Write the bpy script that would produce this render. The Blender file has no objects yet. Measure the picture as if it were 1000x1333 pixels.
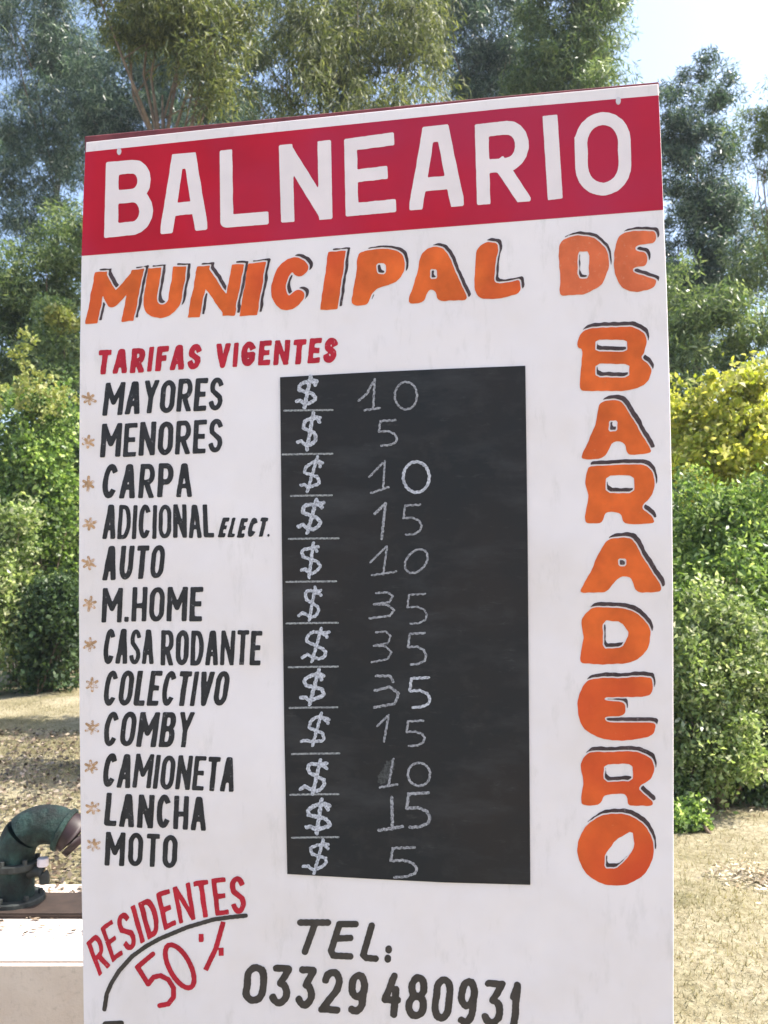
import bpy, bmesh, math, random
import numpy as np
from mathutils import Vector, Matrix

# ------------------------------------------------------------------ camera, sky, sun, exposure
S = bpy.context.scene
COL = S.collection
F = 1150.0; CX = 500.0; CY = 666.5; HOR = 745.0       # photo is 1000 x 1333
CAMZ = 1.6
PITCH = math.atan((HOR - CY) / F)
cam = bpy.data.cameras.new("camera")
camo = bpy.data.objects.new("camera", cam); COL.objects.link(camo)
cam.sensor_fit = 'VERTICAL'; cam.sensor_height = 24.0; cam.lens = 24.0 * F / 1333.0
cam.clip_start = 0.05; cam.clip_end = 2000
camo.location = (0, 0, CAMZ); camo.rotation_euler = (math.pi / 2 + PITCH, 0, 0)
cam.dof.use_dof = True; cam.dof.focus_distance = 1.9; cam.dof.aperture_fstop = 5.6
S.camera = camo
S.render.resolution_x = 768; S.render.resolution_y = 1024

SUN_EL = math.radians(54); SUN_AZ = math.radians(84)    # azimuth from +Y towards +X
W = bpy.data.worlds.new("World"); S.world = W; W.use_nodes = True
wn = W.node_tree; bg = wn.nodes['Background']
sky = wn.nodes.new('ShaderNodeTexSky'); sky.sky_type = 'NISHITA'; sky.sun_disc = False
sky.sun_elevation = SUN_EL; sky.sun_rotation = SUN_AZ
sky.air_density = 1.0; sky.dust_density = 3.0; sky.ozone_density = 1.0
wn.links.new(sky.outputs[0], bg.inputs[0]); bg.inputs[1].default_value = 0.15
sun = bpy.data.lights.new("sun", 'SUN'); sun.energy = 4.2; sun.angle = math.radians(0.5); sun.color = (1, 0.95, 0.86)
suno = bpy.data.objects.new("sun", sun); COL.objects.link(suno)
sd = Vector((math.sin(SUN_AZ) * math.cos(SUN_EL), math.cos(SUN_AZ) * math.cos(SUN_EL), math.sin(SUN_EL)))
suno.rotation_euler = sd.to_track_quat('Z', 'Y').to_euler(); suno.location = (6, 6, 20)
S.view_settings.view_transform = 'Standard'; S.view_settings.look = 'None'
S.view_settings.gamma = 1; S.view_settings.exposure = 1.42
S.view_settings.use_curve_mapping = False

# ------------------------------------------------------------------ helpers
R3 = Matrix.Rotation(math.pi / 2 + PITCH, 3, 'X')
def ray(px, py):
    return R3 @ Vector(((px - CX) / F, -(py - CY) / F, -1.0))
def gpt(px, py, z=0.0):
    d = ray(px, py); t = (z - CAMZ) / d.z
    return Vector((d.x * t, d.y * t, z))
def dpt(px, py, Y):
    d = ray(px, py); t = Y / d.y
    return Vector((d.x * t, Y, CAMZ + d.z * t))

def link(name, me, mat=None, parent=None):
    o = bpy.data.objects.new(name, me); COL.objects.link(o)
    if mat is not None and me is not None and not me.materials: me.materials.append(mat)
    if parent is not None: o.parent = parent
    return o
def tag(o, label=None, cat=None, group=None, kind=None):
    if label: o['label'] = label
    if cat: o['category'] = cat
    if group: o['group'] = group
    if kind: o['kind'] = kind
    return o
def mesh(name, v, f, smooth=False):
    me = bpy.data.meshes.new(name); me.from_pydata([tuple(p) for p in v], [], f); me.update()
    if smooth: me.polygons.foreach_set('use_smooth', [True] * len(me.polygons))
    return me
def fast_mesh(name, V, tri_or_quad, n):
    """V (N,3); faces index array (M,n)"""
    me = bpy.data.meshes.new(name)
    Fm = np.asarray(tri_or_quad, dtype=np.int32)
    me.vertices.add(len(V)); me.vertices.foreach_set('co', np.asarray(V, dtype=np.float32).ravel())
    me.loops.add(Fm.size); me.loops.foreach_set('vertex_index', Fm.ravel())
    me.polygons.add(len(Fm)); me.polygons.foreach_set('loop_start', np.arange(0, Fm.size, n, dtype=np.int32))
    me.polygons.foreach_set('loop_total', np.full(len(Fm), n, dtype=np.int32))
    me.update(calc_edges=True)
    return me

def new_mat(name):
    m = bpy.data.materials.new(name); m.use_nodes = True
    nt = m.node_tree; return m, nt, nt.nodes['Principled BSDF']
def ramp(nt, fac, stops):
    r = nt.nodes.new('ShaderNodeValToRGB'); e = r.color_ramp.elements
    while len(e) > 1: e.remove(e[-1])
    e[0].position = stops[0][0]; e[0].color = (*stops[0][1], 1)
    for p, c in stops[1:]:
        x = e.new(p); x.color = (*c, 1)
    nt.links.new(fac, r.inputs[0]); return r.outputs[0]
def noise(nt, scale, detail=4, rough=.55, vec=None, stretch=None):
    n = nt.nodes.new('ShaderNodeTexNoise'); n.inputs['Scale'].default_value = scale
    n.inputs['Detail'].default_value = detail; n.inputs['Roughness'].default_value = rough
    g = nt.nodes.new('ShaderNodeNewGeometry')
    src = g.outputs['Position']
    if stretch:
        mp = nt.nodes.new('ShaderNodeMapping'); mp.inputs['Scale'].default_value = stretch
        nt.links.new(src, mp.inputs[0]); src = mp.outputs[0]
    nt.links.new(src, n.inputs['Vector'])
    return n.outputs['Fac']
def mixc(nt, fac, a, b):
    m = nt.nodes.new('ShaderNodeMix'); m.data_type = 'RGBA'
    for s, val in ((m.inputs[0], fac), (m.inputs[6], a), (m.inputs[7], b)):
        if isinstance(val, (int, float)): s.default_value = val
        elif isinstance(val, tuple): s.default_value = (*val, 1)
        else: nt.links.new(val, s)
    return m.outputs[2]
def paint(name, col, rough=.45, var=.12, scale=9, wear=None, wear_amt=.0, spec=.4, alt=None):
    m, nt, b = new_mat(name)
    lo = tuple(c * (1 - var) for c in col); hi = tuple(min(1, c * (1 + var)) for c in col)
    c = ramp(nt, noise(nt, scale, 5), [(.3, lo), (.7, hi)])
    if alt:
        c = mixc(nt, ramp(nt, noise(nt, 2.6, 3, .5), [(.45, (0, 0, 0)), (.68, (.8, .8, .8))]), c, alt)
    if wear:
        w = ramp(nt, noise(nt, 120, 3, .7), [(.62 - wear_amt, (0, 0, 0)), (.80 - wear_amt, (1, 1, 1))])
        c = mixc(nt, w, c, wear)
    nt.links.new(c, b.inputs['Base Color'])
    b.inputs['Roughness'].default_value = rough
    b.inputs['Specular IOR Level'].default_value = spec
    bp = nt.nodes.new('ShaderNodeBump'); bp.inputs['Strength'].default_value = .12; bp.inputs['Distance'].default_value = .002
    nt.links.new(noise(nt, 35, 4), bp.inputs['Height']); nt.links.new(bp.outputs[0], b.inputs['Normal'])
    return m

# white sheet: soft tone changes, faint grime
M_white, nt, b = new_mat('white_sign_paint')
c1 = ramp(nt, noise(nt, 2.2, 5, .65), [(.32, (.74, .655, .635)), (.5, (.79, .712, .715)), (.68, (.83, .755, .765))])
gr = ramp(nt, noise(nt, 26, 6, .7, stretch=(1, 1, .3)), [(.56, (0, 0, 0)), (.80, (.5, .5, .5))])
c2 = mixc(nt, gr, c1, (.52, .47, .44))
nt.links.new(c2, b.inputs['Base Color']); b.inputs['Roughness'].default_value = .5
bp = nt.nodes.new('ShaderNodeBump'); bp.inputs['Strength'].default_value = .6; bp.inputs['Distance'].default_value = .02
nt.links.new(noise(nt, 3.5, 3), bp.inputs['Height']); nt.links.new(bp.outputs[0], b.inputs['Normal'])
WHT = (.76, .70, .73)
M_red = paint('crimson_paint', (.47, .010, .028), .5, .14, 5, spec=.15, alt=(.40, .025, .07))  # alt: purplish sheen and fading put into the colour as soft patches
M_letterwhite = paint('pale_letter_paint', (.78, .68, .68), .5, .05, 14)
M_orange = paint('orange_paint', (.67, .125, .026), .55, .22, 16, wear=(.66, .24, .11), wear_amt=-.05, spec=.15, alt=(.60, .055, .025))
M_orange2 = paint('coral_paint', (.64, .14, .055), .55, .16, 22, wear=(.66, .28, .17), wear_amt=.02, spec=.15)
M_shadow = paint('brown_black_paint', (.065, .042, .045), .5, .3, 30, spec=.2, wear=(.25, .2, .2), wear_amt=.0)
M_redtext = paint('red_text_paint', (.44, .018, .035), .5, .2, 25, spec=.2, wear=WHT, wear_amt=-.06)
M_black = paint('black_text_paint', (.030, .029, .032), .5, .3, 30, spec=.2, wear=(.35, .33, .34), wear_amt=-.02)
M_blackbig = paint('warm_black_text_paint', (.042, .034, .032), .5, .3, 30)
M_star = paint('faded_brown_paint', (.50, .29, .15), .6, .3, 60, wear=WHT, wear_amt=.12)
M_chalkboard, nt, b = new_mat('chalkboard_paint')
c1 = ramp(nt, noise(nt, 3.0, 5, .6), [(.3, (.013, .015, .018)), (.7, (.024, .019, .018))])
gr = ramp(nt, noise(nt, 14, 6, .7), [(.55, (0, 0, 0)), (.85, (.5, .5, .5))])
c2 = mixc(nt, gr, c1, (.055, .052, .052))
sm = ramp(nt, noise(nt, 9, 6, .65, stretch=(.5, .5, 1.6)), [(.50, (0, 0, 0)), (.72, (.55, .55, .55))])
c2 = mixc(nt, sm, c2, (.050, .049, .052))
sm = ramp(nt, noise(nt, 70, 5, .8, stretch=(.25, .25, 1)), [(.60, (0, 0, 0)), (.76, (.5, .5, .5))])
c2 = mixc(nt, sm, c2, (.075, .073, .076))
nt.links.new(c2, b.inputs['Base Color']); b.inputs['Roughness'].default_value = .65; b.inputs['Specular IOR Level'].default_value = .3
def chalk(name, lo, hi):
    m, nt, b = new_mat(name)
    c = ramp(nt, noise(nt, 260, 3, .7), [(.35, lo), (.62, hi)])
    nt.links.new(c, b.inputs['Base Color']); b.inputs['Roughness'].default_value = .95
    return m
M_chalk = chalk('chalk_white', (.22, .22, .25), (.62, .62, .68))
M_chalkdim = chalk('chalk_thin', (.10, .10, .11), (.42, .41, .44))
M_chalkline = chalk('chalk_line', (.13, .13, .14), (.40, .40, .40))
M_smudge = chalk('chalk_smudge', (.03, .03, .03), (.075, .075, .075))
M_wood = paint('dark_red_wood', (.14, .03, .035), .7, .3, 20)
M_post = paint('weathered_post_wood', (.20, .14, .10), .8, .3, 12)
M_screw = paint('screw_metal', (.6, .55, .58), .5, .1, 30)

# ------------------------------------------------------------------ ground (one sheet, uneven near the camera)
rng = np.random.default_rng(7)
def gh(x, y):
    return .025 * np.sin(x * 1.3 + .4) * np.cos(y * 1.1) + .015 * np.sin(x * 3.1 + y * 2.3) + .010 * np.sin(x * 7.3 - y * 5.1)
axx = np.concatenate([-np.geomspace(600, 9, 16), np.linspace(-8.5, 8.5, 120), np.geomspace(9, 600, 16)])
ayy = np.concatenate([-np.geomspace(200, 3, 8), np.linspace(-2.5, 16, 130), np.geomspace(17, 900, 20)])
GX, GY = np.meshgrid(axx, ayy)
fade = np.clip(1.4 - np.abs(GX) / 12, 0, 1) * np.clip((24 - GY) / 8, 0, 1)
GZ = gh(GX, GY) * fade - .02
nx, ny = len(axx), len(ayy)
V = np.stack([GX.ravel(), GY.ravel(), GZ.ravel()], 1)
ii = (np.arange(ny - 1)[:, None] * nx + np.arange(nx - 1)[None]).ravel()
gm = fast_mesh('ground', V, np.stack([ii, ii + 1, ii + nx + 1, ii + nx], 1), 4)
gm.polygons.foreach_set('use_smooth', [True] * len(gm.polygons))
M_ground, nt, b = new_mat('dry_ground')
base = ramp(nt, noise(nt, 1.1, 8, .7), [(.30, (.11, .11, .05)), (.46, (.27, .24, .15)), (.62, (.38, .34, .24)), (.8, (.33, .28, .21))])
fine = ramp(nt, noise(nt, 28, 6, .75), [(.38, (.55, .50, .42)), (.6, (1, 1, 1))])
mm = nt.nodes.new('ShaderNodeMix'); mm.data_type = 'RGBA'; mm.blend_type = 'MULTIPLY'; mm.inputs[0].default_value = .8
nt.links.new(base, mm.inputs[6]); nt.links.new(fine, mm.inputs[7]); nt.links.new(mm.outputs[2], b.inputs['Base Color'])
b.inputs['Roughness'].default_value = .95; b.inputs['Specular IOR Level'].default_value = .1
bp = nt.nodes.new('ShaderNodeBump'); bp.inputs['Strength'].default_value = .8; bp.inputs['Distance'].default_value = .03
nt.links.new(noise(nt, 22, 6, .7), bp.inputs['Height']); nt.links.new(bp.outputs[0], b.inputs['Normal'])
tag(link('ground', gm, M_ground), kind='structure')

# ------------------------------------------------------------------ leaf materials
def leaf_mat(name, cols, trans=.4, tcol=None, rough=.5, gain=1.7):
    cols = [tuple(min(.7, v * gain) for v in c) for c in cols]
    m = bpy.data.materials.new(name); m.use_nodes = True; nt = m.node_tree; nt.nodes.clear()
    out = nt.nodes.new('ShaderNodeOutputMaterial')
    g = nt.nodes.new('ShaderNodeNewGeometry')
    n = len(cols)
    c = ramp(nt, g.outputs['Random Per Island'], [(i / max(1, n - 1), c) for i, c in enumerate(cols)])
    big = ramp(nt, noise(nt, 1.4, 3, .6), [(.35, (.72, .72, .72)), (.65, (1.15, 1.12, 1.0))])
    mm = nt.nodes.new('ShaderNodeMix'); mm.data_type = 'RGBA'; mm.blend_type = 'MULTIPLY'; mm.inputs[0].default_value = 1
    nt.links.new(c, mm.inputs[6]); nt.links.new(big, mm.inputs[7]); c = mm.outputs[2]
    p = nt.nodes.new('ShaderNodeBsdfPrincipled'); p.inputs['Roughness'].default_value = rough
    p.inputs['Specular IOR Level'].default_value = .45
    t = nt.nodes.new('ShaderNodeBsdfTranslucent')
    tm = nt.nodes.new('ShaderNodeMix'); tm.data_type = 'RGBA'; tm.blend_type = 'MULTIPLY'; tm.inputs[0].default_value = 1
    nt.links.new(c, tm.inputs[6]); tm.inputs[7].default_value = (*(tcol or (1.3, 1.35, .8)), 1)
    nt.links.new(c, p.inputs['Base Color']); nt.links.new(tm.outputs[2], t.inputs[0])
    mx = nt.nodes.new('ShaderNodeMixShader'); mx.inputs[0].default_value = trans
    nt.links.new(p.outputs[0], mx.inputs[1]); nt.links.new(t.outputs[0], mx.inputs[2]); nt.links.new(mx.outputs[0], out.inputs[0])
    return m
L_euca = leaf_mat('blue_green_leaves', [(.014, .028, .022), (.026, .050, .036), (.05, .08, .052), (.17, .21, .17)], .32, (1.2, 1.35, .95), rough=.35)
L_olive = leaf_mat('olive_leaves', [(.025, .036, .012), (.05, .066, .022), (.085, .10, .034), (.17, .18, .08)], .4)
L_mid = leaf_mat('mid_green_leaves', [(.030, .052, .020), (.055, .085, .034), (.085, .12, .05), (.17, .20, .11)], .42, rough=.38, gain=1.9)
L_fresh = leaf_mat('fresh_green_leaves', [(.035, .062, .018), (.07, .12, .03), (.11, .17, .045), (.30, .36, .15)], .42, rough=.38, gain=1.9)
L_lime = leaf_mat('lime_flower_tips', [(.16, .20, .05), (.24, .27, .08), (.33, .33, .14)], .4, (1.15, 1.15, .7), gain=1.3)
L_yellow = leaf_mat('yellow_green_leaves', [(.17, .22, .03), (.34, .39, .06), (.47, .49, .10), (.62, .62, .28)], .5, (1.2, 1.15, .6), gain=1.5)
L_pale = leaf_mat('pale_grey_green_leaves', [(.05, .075, .025), (.11, .15, .05), (.19, .24, .09), (.38, .42, .24)], .4, (1.2, 1.3, .8), rough=.38, gain=2.0)
L_dark = leaf_mat('dark_green_leaves', [(.018, .035, .014), (.03, .055, .02), (.05, .08, .03)], .3)
M_bark = paint('grey_brown_bark', (.16, .115, .08), .9, .4, 9)

# ------------------------------------------------------------------ plants
def tube(pts, rads, n=7):
    V = []; Fc = []
    P = [Vector(p) for p in pts]
    for i, p in enumerate(P):
        t = (P[min(i + 1, len(P) - 1)] - P[max(i - 1, 0)]).normalized()
        a = t.orthogonal().normalized(); b_ = t.cross(a)
        for k in range(n):
            an = 2 * math.pi * k / n
            V.append(p + (a * math.cos(an) + b_ * math.sin(an)) * rads[i])
    for i in range(len(P) - 1):
        for k in range(n):
            a = i * n + k; b_ = i * n + (k + 1) % n
            Fc.append((a, b_, b_ + n, a + n))
    Fc.append(tuple(range(n - 1, -1, -1))); Fc.append(tuple(range((len(P) - 1) * n, len(P) * n)))
    return V, Fc
def join(parts):
    V = []; Fc = []
    for v, f in parts:
        o = len(V); V += list(v); Fc += [tuple(i + o for i in q) for q in f]
    return V, Fc
def leaves(rg, centres, radii, per, L, Wd, droop=0.0, flat=.8):
    """rhombic leaves scattered in soft ellipsoid clumps; returns V, faces(quads)"""
    C = np.repeat(np.asarray(centres), per, axis=0); Rr = np.repeat(np.asarray(radii), per)
    n = len(C)
    d = rg.normal(size=(n, 3)); d /= np.linalg.norm(d, axis=1)[:, None]
    r = rg.random(n) ** .45
    P = C + d * (r * Rr)[:, None] * np.array([1, 1, flat])
    ax = rg.normal(size=(n, 3)); ax[:, 2] -= droop * 2.0; ax += d * .6
    ax /= np.linalg.norm(ax, axis=1)[:, None]
    o = np.cross(ax, rg.normal(size=(n, 3))); o /= np.linalg.norm(o, axis=1)[:, None]
    nn = np.cross(ax, o)
    s = (.6 + .8 * rg.random(n))[:, None]
    l = ax * L * s; w = o * Wd * s; up = nn * Wd * .35 * s
    V = np.empty((n, 4, 3)); V[:, 0] = P - l * .5; V[:, 1] = P + w * .5 + up; V[:, 2] = P + l * .5; V[:, 3] = P - w * .5 + up
    I = np.arange(n)[:, None] * 4
    return V.reshape(-1, 3), np.hstack([I, I + 1, I + 2, I + 3])

def tree(name, label, cat, x, y, H, crown, lmat, seed, L=.11, Wd=.035, per=110, nlimb=9, trunk_r=.16, droop=.3, clump=.5, nclump=130, group=None, bare=.25, lean=.0, flat=.8, bark=None):
    """crown: list of ellipsoids (cx, cy, cz, rx, ry, rz) relative to the base; clumps fill them unevenly"""
    rg = np.random.default_rng(seed); rd = random.Random(seed)
    root = link(name, None); root.location = (x, y, -.03); tag(root, label, cat, group)
    # clump centres, biased to the surface of the ellipsoids
    vols = np.array([c[3] * c[4] * c[5] for c in crown]); cnt = np.maximum(3, (1.4 * nclump * vols / vols.sum()).astype(int))
    cs = []; owner = []
    for k, (c, m) in enumerate(zip(crown, cnt)):
        d = rg.normal(size=(m, 3)); d /= np.linalg.norm(d, axis=1)[:, None]
        r = rg.random(m) ** .38
        cs.append(np.array(c[:3]) + d * r[:, None] * np.array(c[3:6])); owner += [k] * m
    cs = np.vstack(cs)
    cs[:, 2] = np.maximum(cs[:, 2], clump * .45)
    rad = clump * (.55 + .8 * rg.random(len(cs)))
    parts = []
    top = Vector((lean * H, 0, H * .9)); tp = []; tr = []
    for i in range(9):
        t = i / 8
        tp.append(Vector((lean * H * t + .12 * math.sin(t * 5 + seed) * H * .05, .1 * math.sin(t * 4 + seed * 2) * H * .05, H * .9 * t)))
        tr.append(trunk_r * max(.08, 1.2 - t * 1.25) if i else trunk_r * 1.6)
    parts.append(tube(tp, tr, 8))
    tv, tf = join(parts)
    link('trunk', mesh('trunk', tv, tf, True), bark or M_bark, root)
    # limbs reach to chosen clumps, twigs to others
    idx = rg.choice(len(cs), size=min(nlimb, len(cs)), replace=False)
    lp = []
    for j in idx:
        e = Vector(cs[j]); hz = max(H * bare, min(e.z * .75, H * .8)); t = hz / (H * .9)
        k = min(7, int(t * 8)); s = tp[k].lerp(tp[k + 1], t * 8 - k)
        mid = s.lerp(e, .5) + Vector((0, 0, -.08 * (e - s).length)) + Vector((rd.uniform(-.1, .1), rd.uniform(-.1, .1), 0)) * (e - s).length
        r0 = trunk_r * .17
        lp.append(tube([s, s.lerp(mid, .55), mid, mid.lerp(e, .5), e], [r0, r0 * .8, r0 * .6, r0 * .4, r0 * .15], 5))
        for q in range(3):
            jj = int(np.argmin(np.linalg.norm(cs - np.array(mid.lerp(e, .3 * q)), axis=1) + rg.random(len(cs)) * clump * 2))
            e2 = Vector(cs[jj]); s2 = mid.lerp(e, .25 * q)
            lp.append(tube([s2, s2.lerp(e2, .5) + Vector((0, 0, .05)), e2], [r0 * .35, r0 * .22, r0 * .08], 4))
    lv, lf = join(lp)
    link('limbs', mesh('limbs', lv, lf, True), bark or M_bark, root)
    Vl, Fl = leaves(rg, cs, rad, per, L, Wd, droop, flat)
    Vl[:, 2] = np.maximum(Vl[:, 2], .02)
    link('crown', fast_mesh('crown', Vl, Fl, 4), lmat, root)
    return root

def shrub(name, label, x, y, blobs, lmat, seed, L=.05, Wd=.03, per=90, clump=.22, nclump=120, group=None, extra=None):
    """blobs: ellipsoids relative to base. extra: (blobs, mat) second foliage tone e.g. flowering tips"""
    rg = np.random.default_rng(seed)
    root = link(name, None); root.location = (x, y, -.03); tag(root, label, 'shrub', group)
    def fill(bl, nc, cl):
        vols = np.array([c[3] * c[4] * c[5] for c in bl]); cnt = np.maximum(3, (nc * vols / vols.sum()).astype(int)); cs = []
        for c, m in zip(bl, cnt):
            d = rg.normal(size=(m, 3)); d /= np.linalg.norm(d, axis=1)[:, None]
            cs.append(np.array(c[:3]) + d * (rg.random(m) ** .35)[:, None] * np.array(c[3:6]))
        cs = np.vstack(cs); cs[:, 2] = np.maximum(cs[:, 2], cl * .5); return cs
    cs = fill(blobs, nclump, clump)
    st = []
    for j in rg.choice(len(cs), size=min(16, len(cs)), replace=False):
        e = Vector(cs[j]); s = Vector((rg.normal() * .08 + e.x * .3, rg.normal() * .08 + e.y * .3, 0))
        m = s.lerp(e, .55) + Vector((0, 0, .12 * e.length))
        st.append(tube([s, m, e], [.014, .010, .004], 5))
    v, f = join(st); link('stems', mesh('stems', v, f, True), M_bark, root)
    # loose shoots reach past the mass so that its outline is ragged
    mid = cs.mean(0); sh = cs[rg.choice(len(cs), size=max(10, len(cs) // 3))]
    sh = mid + (sh - mid) * rg.uniform(1.05, 1.28, len(sh))[:, None] + rg.normal(size=sh.shape) * clump * .5; sh[:, 2] = np.maximum(sh[:, 2], .05)
    Vl, Fl = leaves(rg, cs, clump * (.5 + .9 * rg.random(len(cs))), per, L, Wd, .0, .9)
    Vs, Fs = leaves(rg, sh, clump * (.4 + .5 * rg.random(len(sh))), max(12, per // 5), L * 1.1, Wd, -.3, 1.5)
    Fl = np.vstack([Fl, Fs + len(Vl)]); Vl = np.vstack([Vl, Vs])
    Vl[:, 2] = np.maximum(Vl[:, 2], .015)
    link('foliage', fast_mesh('foliage', Vl, Fl, 4), lmat, root)
    if extra is not None:
        cs = fill(extra[0], 34, clump)
        Vl, Fl = leaves(rg, cs, np.full(len(cs), clump * .38), 22, L, Wd, .0, .9)
        tag(link('flower_tips', fast_mesh('flower_tips', Vl, Fl, 4), extra[1], root), kind='stuff')
    return root

def E(px, py, Y, rpx, rpy, base, dy=0, rd=None):
    """ellipsoid seen at pixel centre / pixel radii at depth Y, relative to base (x, y)"""
    c = dpt(px, py, Y + dy); s = (Y + dy) / F
    return (c.x - base[0], c.y - base[1], c.z, rpx * s, rd if rd else rpx * s, rpy * s)

# --- tall trees behind the sign
b_ = (dpt(60, 745, 24).x, 24)
tree('eucalyptus_tree', 'blue-green loose tree with sky gaps at the upper left edge', 'tree', *b_, 15,
     [E(30, 60, 24, 95, 90, b_), E(10, 250, 24, 85, 90, b_, -1), E(110, 140, 24, 70, 70, b_), E(40, -90, 24, 120, 70, b_), E(50, 170, 24, 90, 60, b_), E(100, 60, 24, 60, 60, b_)], L_euca, 11, L=0.213, Wd=0.022, per=230, nclump=230, clump=.55, droop=.5, nlimb=9)
b_ = (dpt(205, 745, 14).x, 14)
tree('olive_tree', 'olive-green tree with a brown trunk rising above the word BALNEARIO\'s left half', 'tree', *b_, 10.5,
     [E(240, 30, 14, 95, 60, b_), E(190, -60, 14, 130, 70, b_), E(262, 85, 14, 50, 50, b_, -.5), E(180, 60, 14, 40, 50, b_)], L_olive, 12, L=0.138, Wd=0.022, per=220, nclump=120, clump=.42, droop=.4, nlimb=10, bare=.6, trunk_r=.22)
b_ = (dpt(450, 745, 16).x, 16)
tree('pepper_tree', 'dense yellowish olive tree above the middle of the sign', 'tree', *b_, 11,
     [E(400, 90, 16, 95, 85, b_), E(520, 75, 16, 75, 75, b_), E(460, 10, 16, 120, 60, b_, 1), E(470, 190, 16, 150, 50, b_)], L_olive, 13, L=0.150, Wd=0.022, per=230, nclump=170, clump=.48, droop=.8, nlimb=12)
b_ = (dpt(640, 745, 21).x, 21)
tree('casuarina_tree', 'dark bluish tree standing just left of the light green one at the sky edge', 'tree', *b_, 15,
     [E(620, 40, 21, 75, 90, b_), E(660, 130, 21, 70, 70, b_), E(600, -60, 21, 80, 60, b_)], L_euca, 14, L=0.188, Wd=0.022, per=240, nclump=140, clump=.5, droop=.5, nlimb=12)
b_ = (dpt(745, 745, 18).x, 18)
tree('broadleaf_tree', 'light green tree whose right side meets the bright open sky', 'tree', *b_, 12.8,
     [E(740, 30, 18, 72, 60, b_), E(715, 100, 18, 70, 50, b_), E(775, -50, 18, 55, 70, b_), E(790, 110, 18, 35, 28, b_, -1), E(740, 180, 18, 70, 60, b_)], L_mid, 15, L=0.163, Wd=0.024, per=220, nclump=150, clump=.42, droop=.3, nlimb=12)
b_ = (dpt(915, 745, 17).x, 17)
tree('columnar_tree', 'tall narrow grey-green tree beside the sign\'s upper right corner', 'tree', *b_, 11.6,
     [E(912, 125, 17, 42, 66, b_), E(900, 220, 17, 58, 70, b_), E(925, 320, 17, 70, 90, b_), E(890, 420, 17, 70, 90, b_), E(868, 120, 17, 26, 24, b_), E(880, 180, 17, 36, 50, b_)], L_euca, 16, L=0.125, Wd=0.02, per=200, nclump=210, clump=.30, droop=.1, nlimb=16, trunk_r=.13)
b_ = (dpt(1010, 745, 15).x, 15)
tree('slender_tree', 'sparse feathery tree at the right edge against white sky', 'tree', *b_, 9.6,
     [E(965, 210, 15, 24, 14, b_), E(985, 160, 15, 30, 24, b_), E(1000, 200, 15, 28, 30, b_), E(1030, 140, 15, 50, 60, b_), E(1020, 330, 15, 50, 70, b_), E(970, 350, 15, 26, 40, b_)], L_mid, 17, L=0.112, Wd=0.016, per=130, nclump=95, clump=.26, droop=.1, nlimb=14, trunk_r=.09)
b_ = (dpt(75, 745, 17).x, 17)
tree('background_tree', 'green tree with dark hollows standing behind the left shrubs', 'tree', *b_, 7.5,
     [E(30, 380, 17, 80, 60, b_), E(95, 330, 17, 50, 70, b_), E(20, 470, 17, 70, 60, b_), E(90, 470, 17, 60, 60, b_)], L_mid, 18, L=0.138, Wd=0.026, per=190, nclump=150, clump=.42, droop=.2, nlimb=10)
b_ = (dpt(300, 745, 22).x, 22)
tree('background_tree', 'blue-green tree showing in pieces between the two olive trees', 'tree', *b_, 13,
     [E(320, 120, 22, 60, 70, b_), E(150, 190, 22, 70, 60, b_), E(330, 20, 22, 50, 40, b_), E(250, 190, 22, 110, 70, b_), E(160, 110, 22, 80, 80, b_), E(230, 40, 22, 80, 60, b_), E(250, 130, 22, 80, 60, b_)], L_euca, 19, L=0.188, Wd=0.024, per=210, nclump=170, clump=.5, droop=.4, nlimb=10)
b_ = (dpt(880, 745, 13).x, 13)
tree('background_tree', 'dusty green low tree directly behind the yellow-green bush', 'tree', *b_, 5.0,
     [E(890, 400, 13, 50, 60, b_), E(950, 430, 13, 60, 60, b_), E(870, 500, 13, 60, 60, b_), E(985, 470, 13, 50, 40, b_), E(930, 600, 13, 120, 60, b_), E(930, 690, 13, 120, 60, b_)], L_mid, 20, L=0.112, Wd=0.024, per=180, nclump=190, clump=.34, droop=.2, nlimb=10)

# --- shrubs on the left
def lsh(label, px, Y, topy, wpx, mat, seed, **k):
    b = (dpt(px, 745, Y).x, Y); top = CAMZ + (745 - topy) / F * Y; w = wpx / F * Y
    bl = [(0, 0, top * .42, w * .9, w * .8, top * .42), (-w * .4, .1, top * .62, w * .55, w * .6, top * .32), (w * .35, 0, top * .7, w * .5, w * .6, top * .28)]
    return shrub('leafy_shrub', label, *b, bl, mat, seed, group='shrubs beyond the dry lawn', **k)
ex = [E(25, 455, 12.6, 30, 30, (dpt(35, 745, 12.8).x, 12.8)), E(50, 515, 12.2, 60, 35, (dpt(35, 745, 12.8).x, 12.8))]
lsh('large green shrub with yellow flowering tips at the left edge', 35, 12.8, 470, 62, L_fresh, 31, L=.075, Wd=.045, per=110, clump=.30, nclump=190, extra=(ex, L_lime))
lsh('dark green shrub touching the left edge of the sign above the dry lawn', 110, 13.6, 520, 50, L_mid, 32, L=.07, Wd=.045, per=110, clump=.28, nclump=150)
lsh('low bright green shrub at the far left above the dry lawn', -10, 12.0, 640, 60, L_pale, 33, L=.07, Wd=.04, per=100, clump=.26, nclump=130)
lsh('low dark leafed shrub in front, its foot on the dry grass strip', 70, 12.0, 730, 50, L_dark, 34, L=.07, Wd=.045, per=100, clump=.24, nclump=100)
b_ = (dpt(85, 745, 14.5).x, 14.5)
shrub('leafy_shrub', 'tall pale shrub with a yellow tuft beside the sign below the red band', *b_,
      [E(75, 470, 14.5, 40, 90, b_), E(85, 600, 14.5, 60, 130, b_)], L_mid, 35, L=.08, Wd=.045, per=100, clump=.3, nclump=120, group='shrubs beyond the dry lawn',
      extra=([E(78, 412, 14.3, 26, 16, b_)], L_lime))

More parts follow.
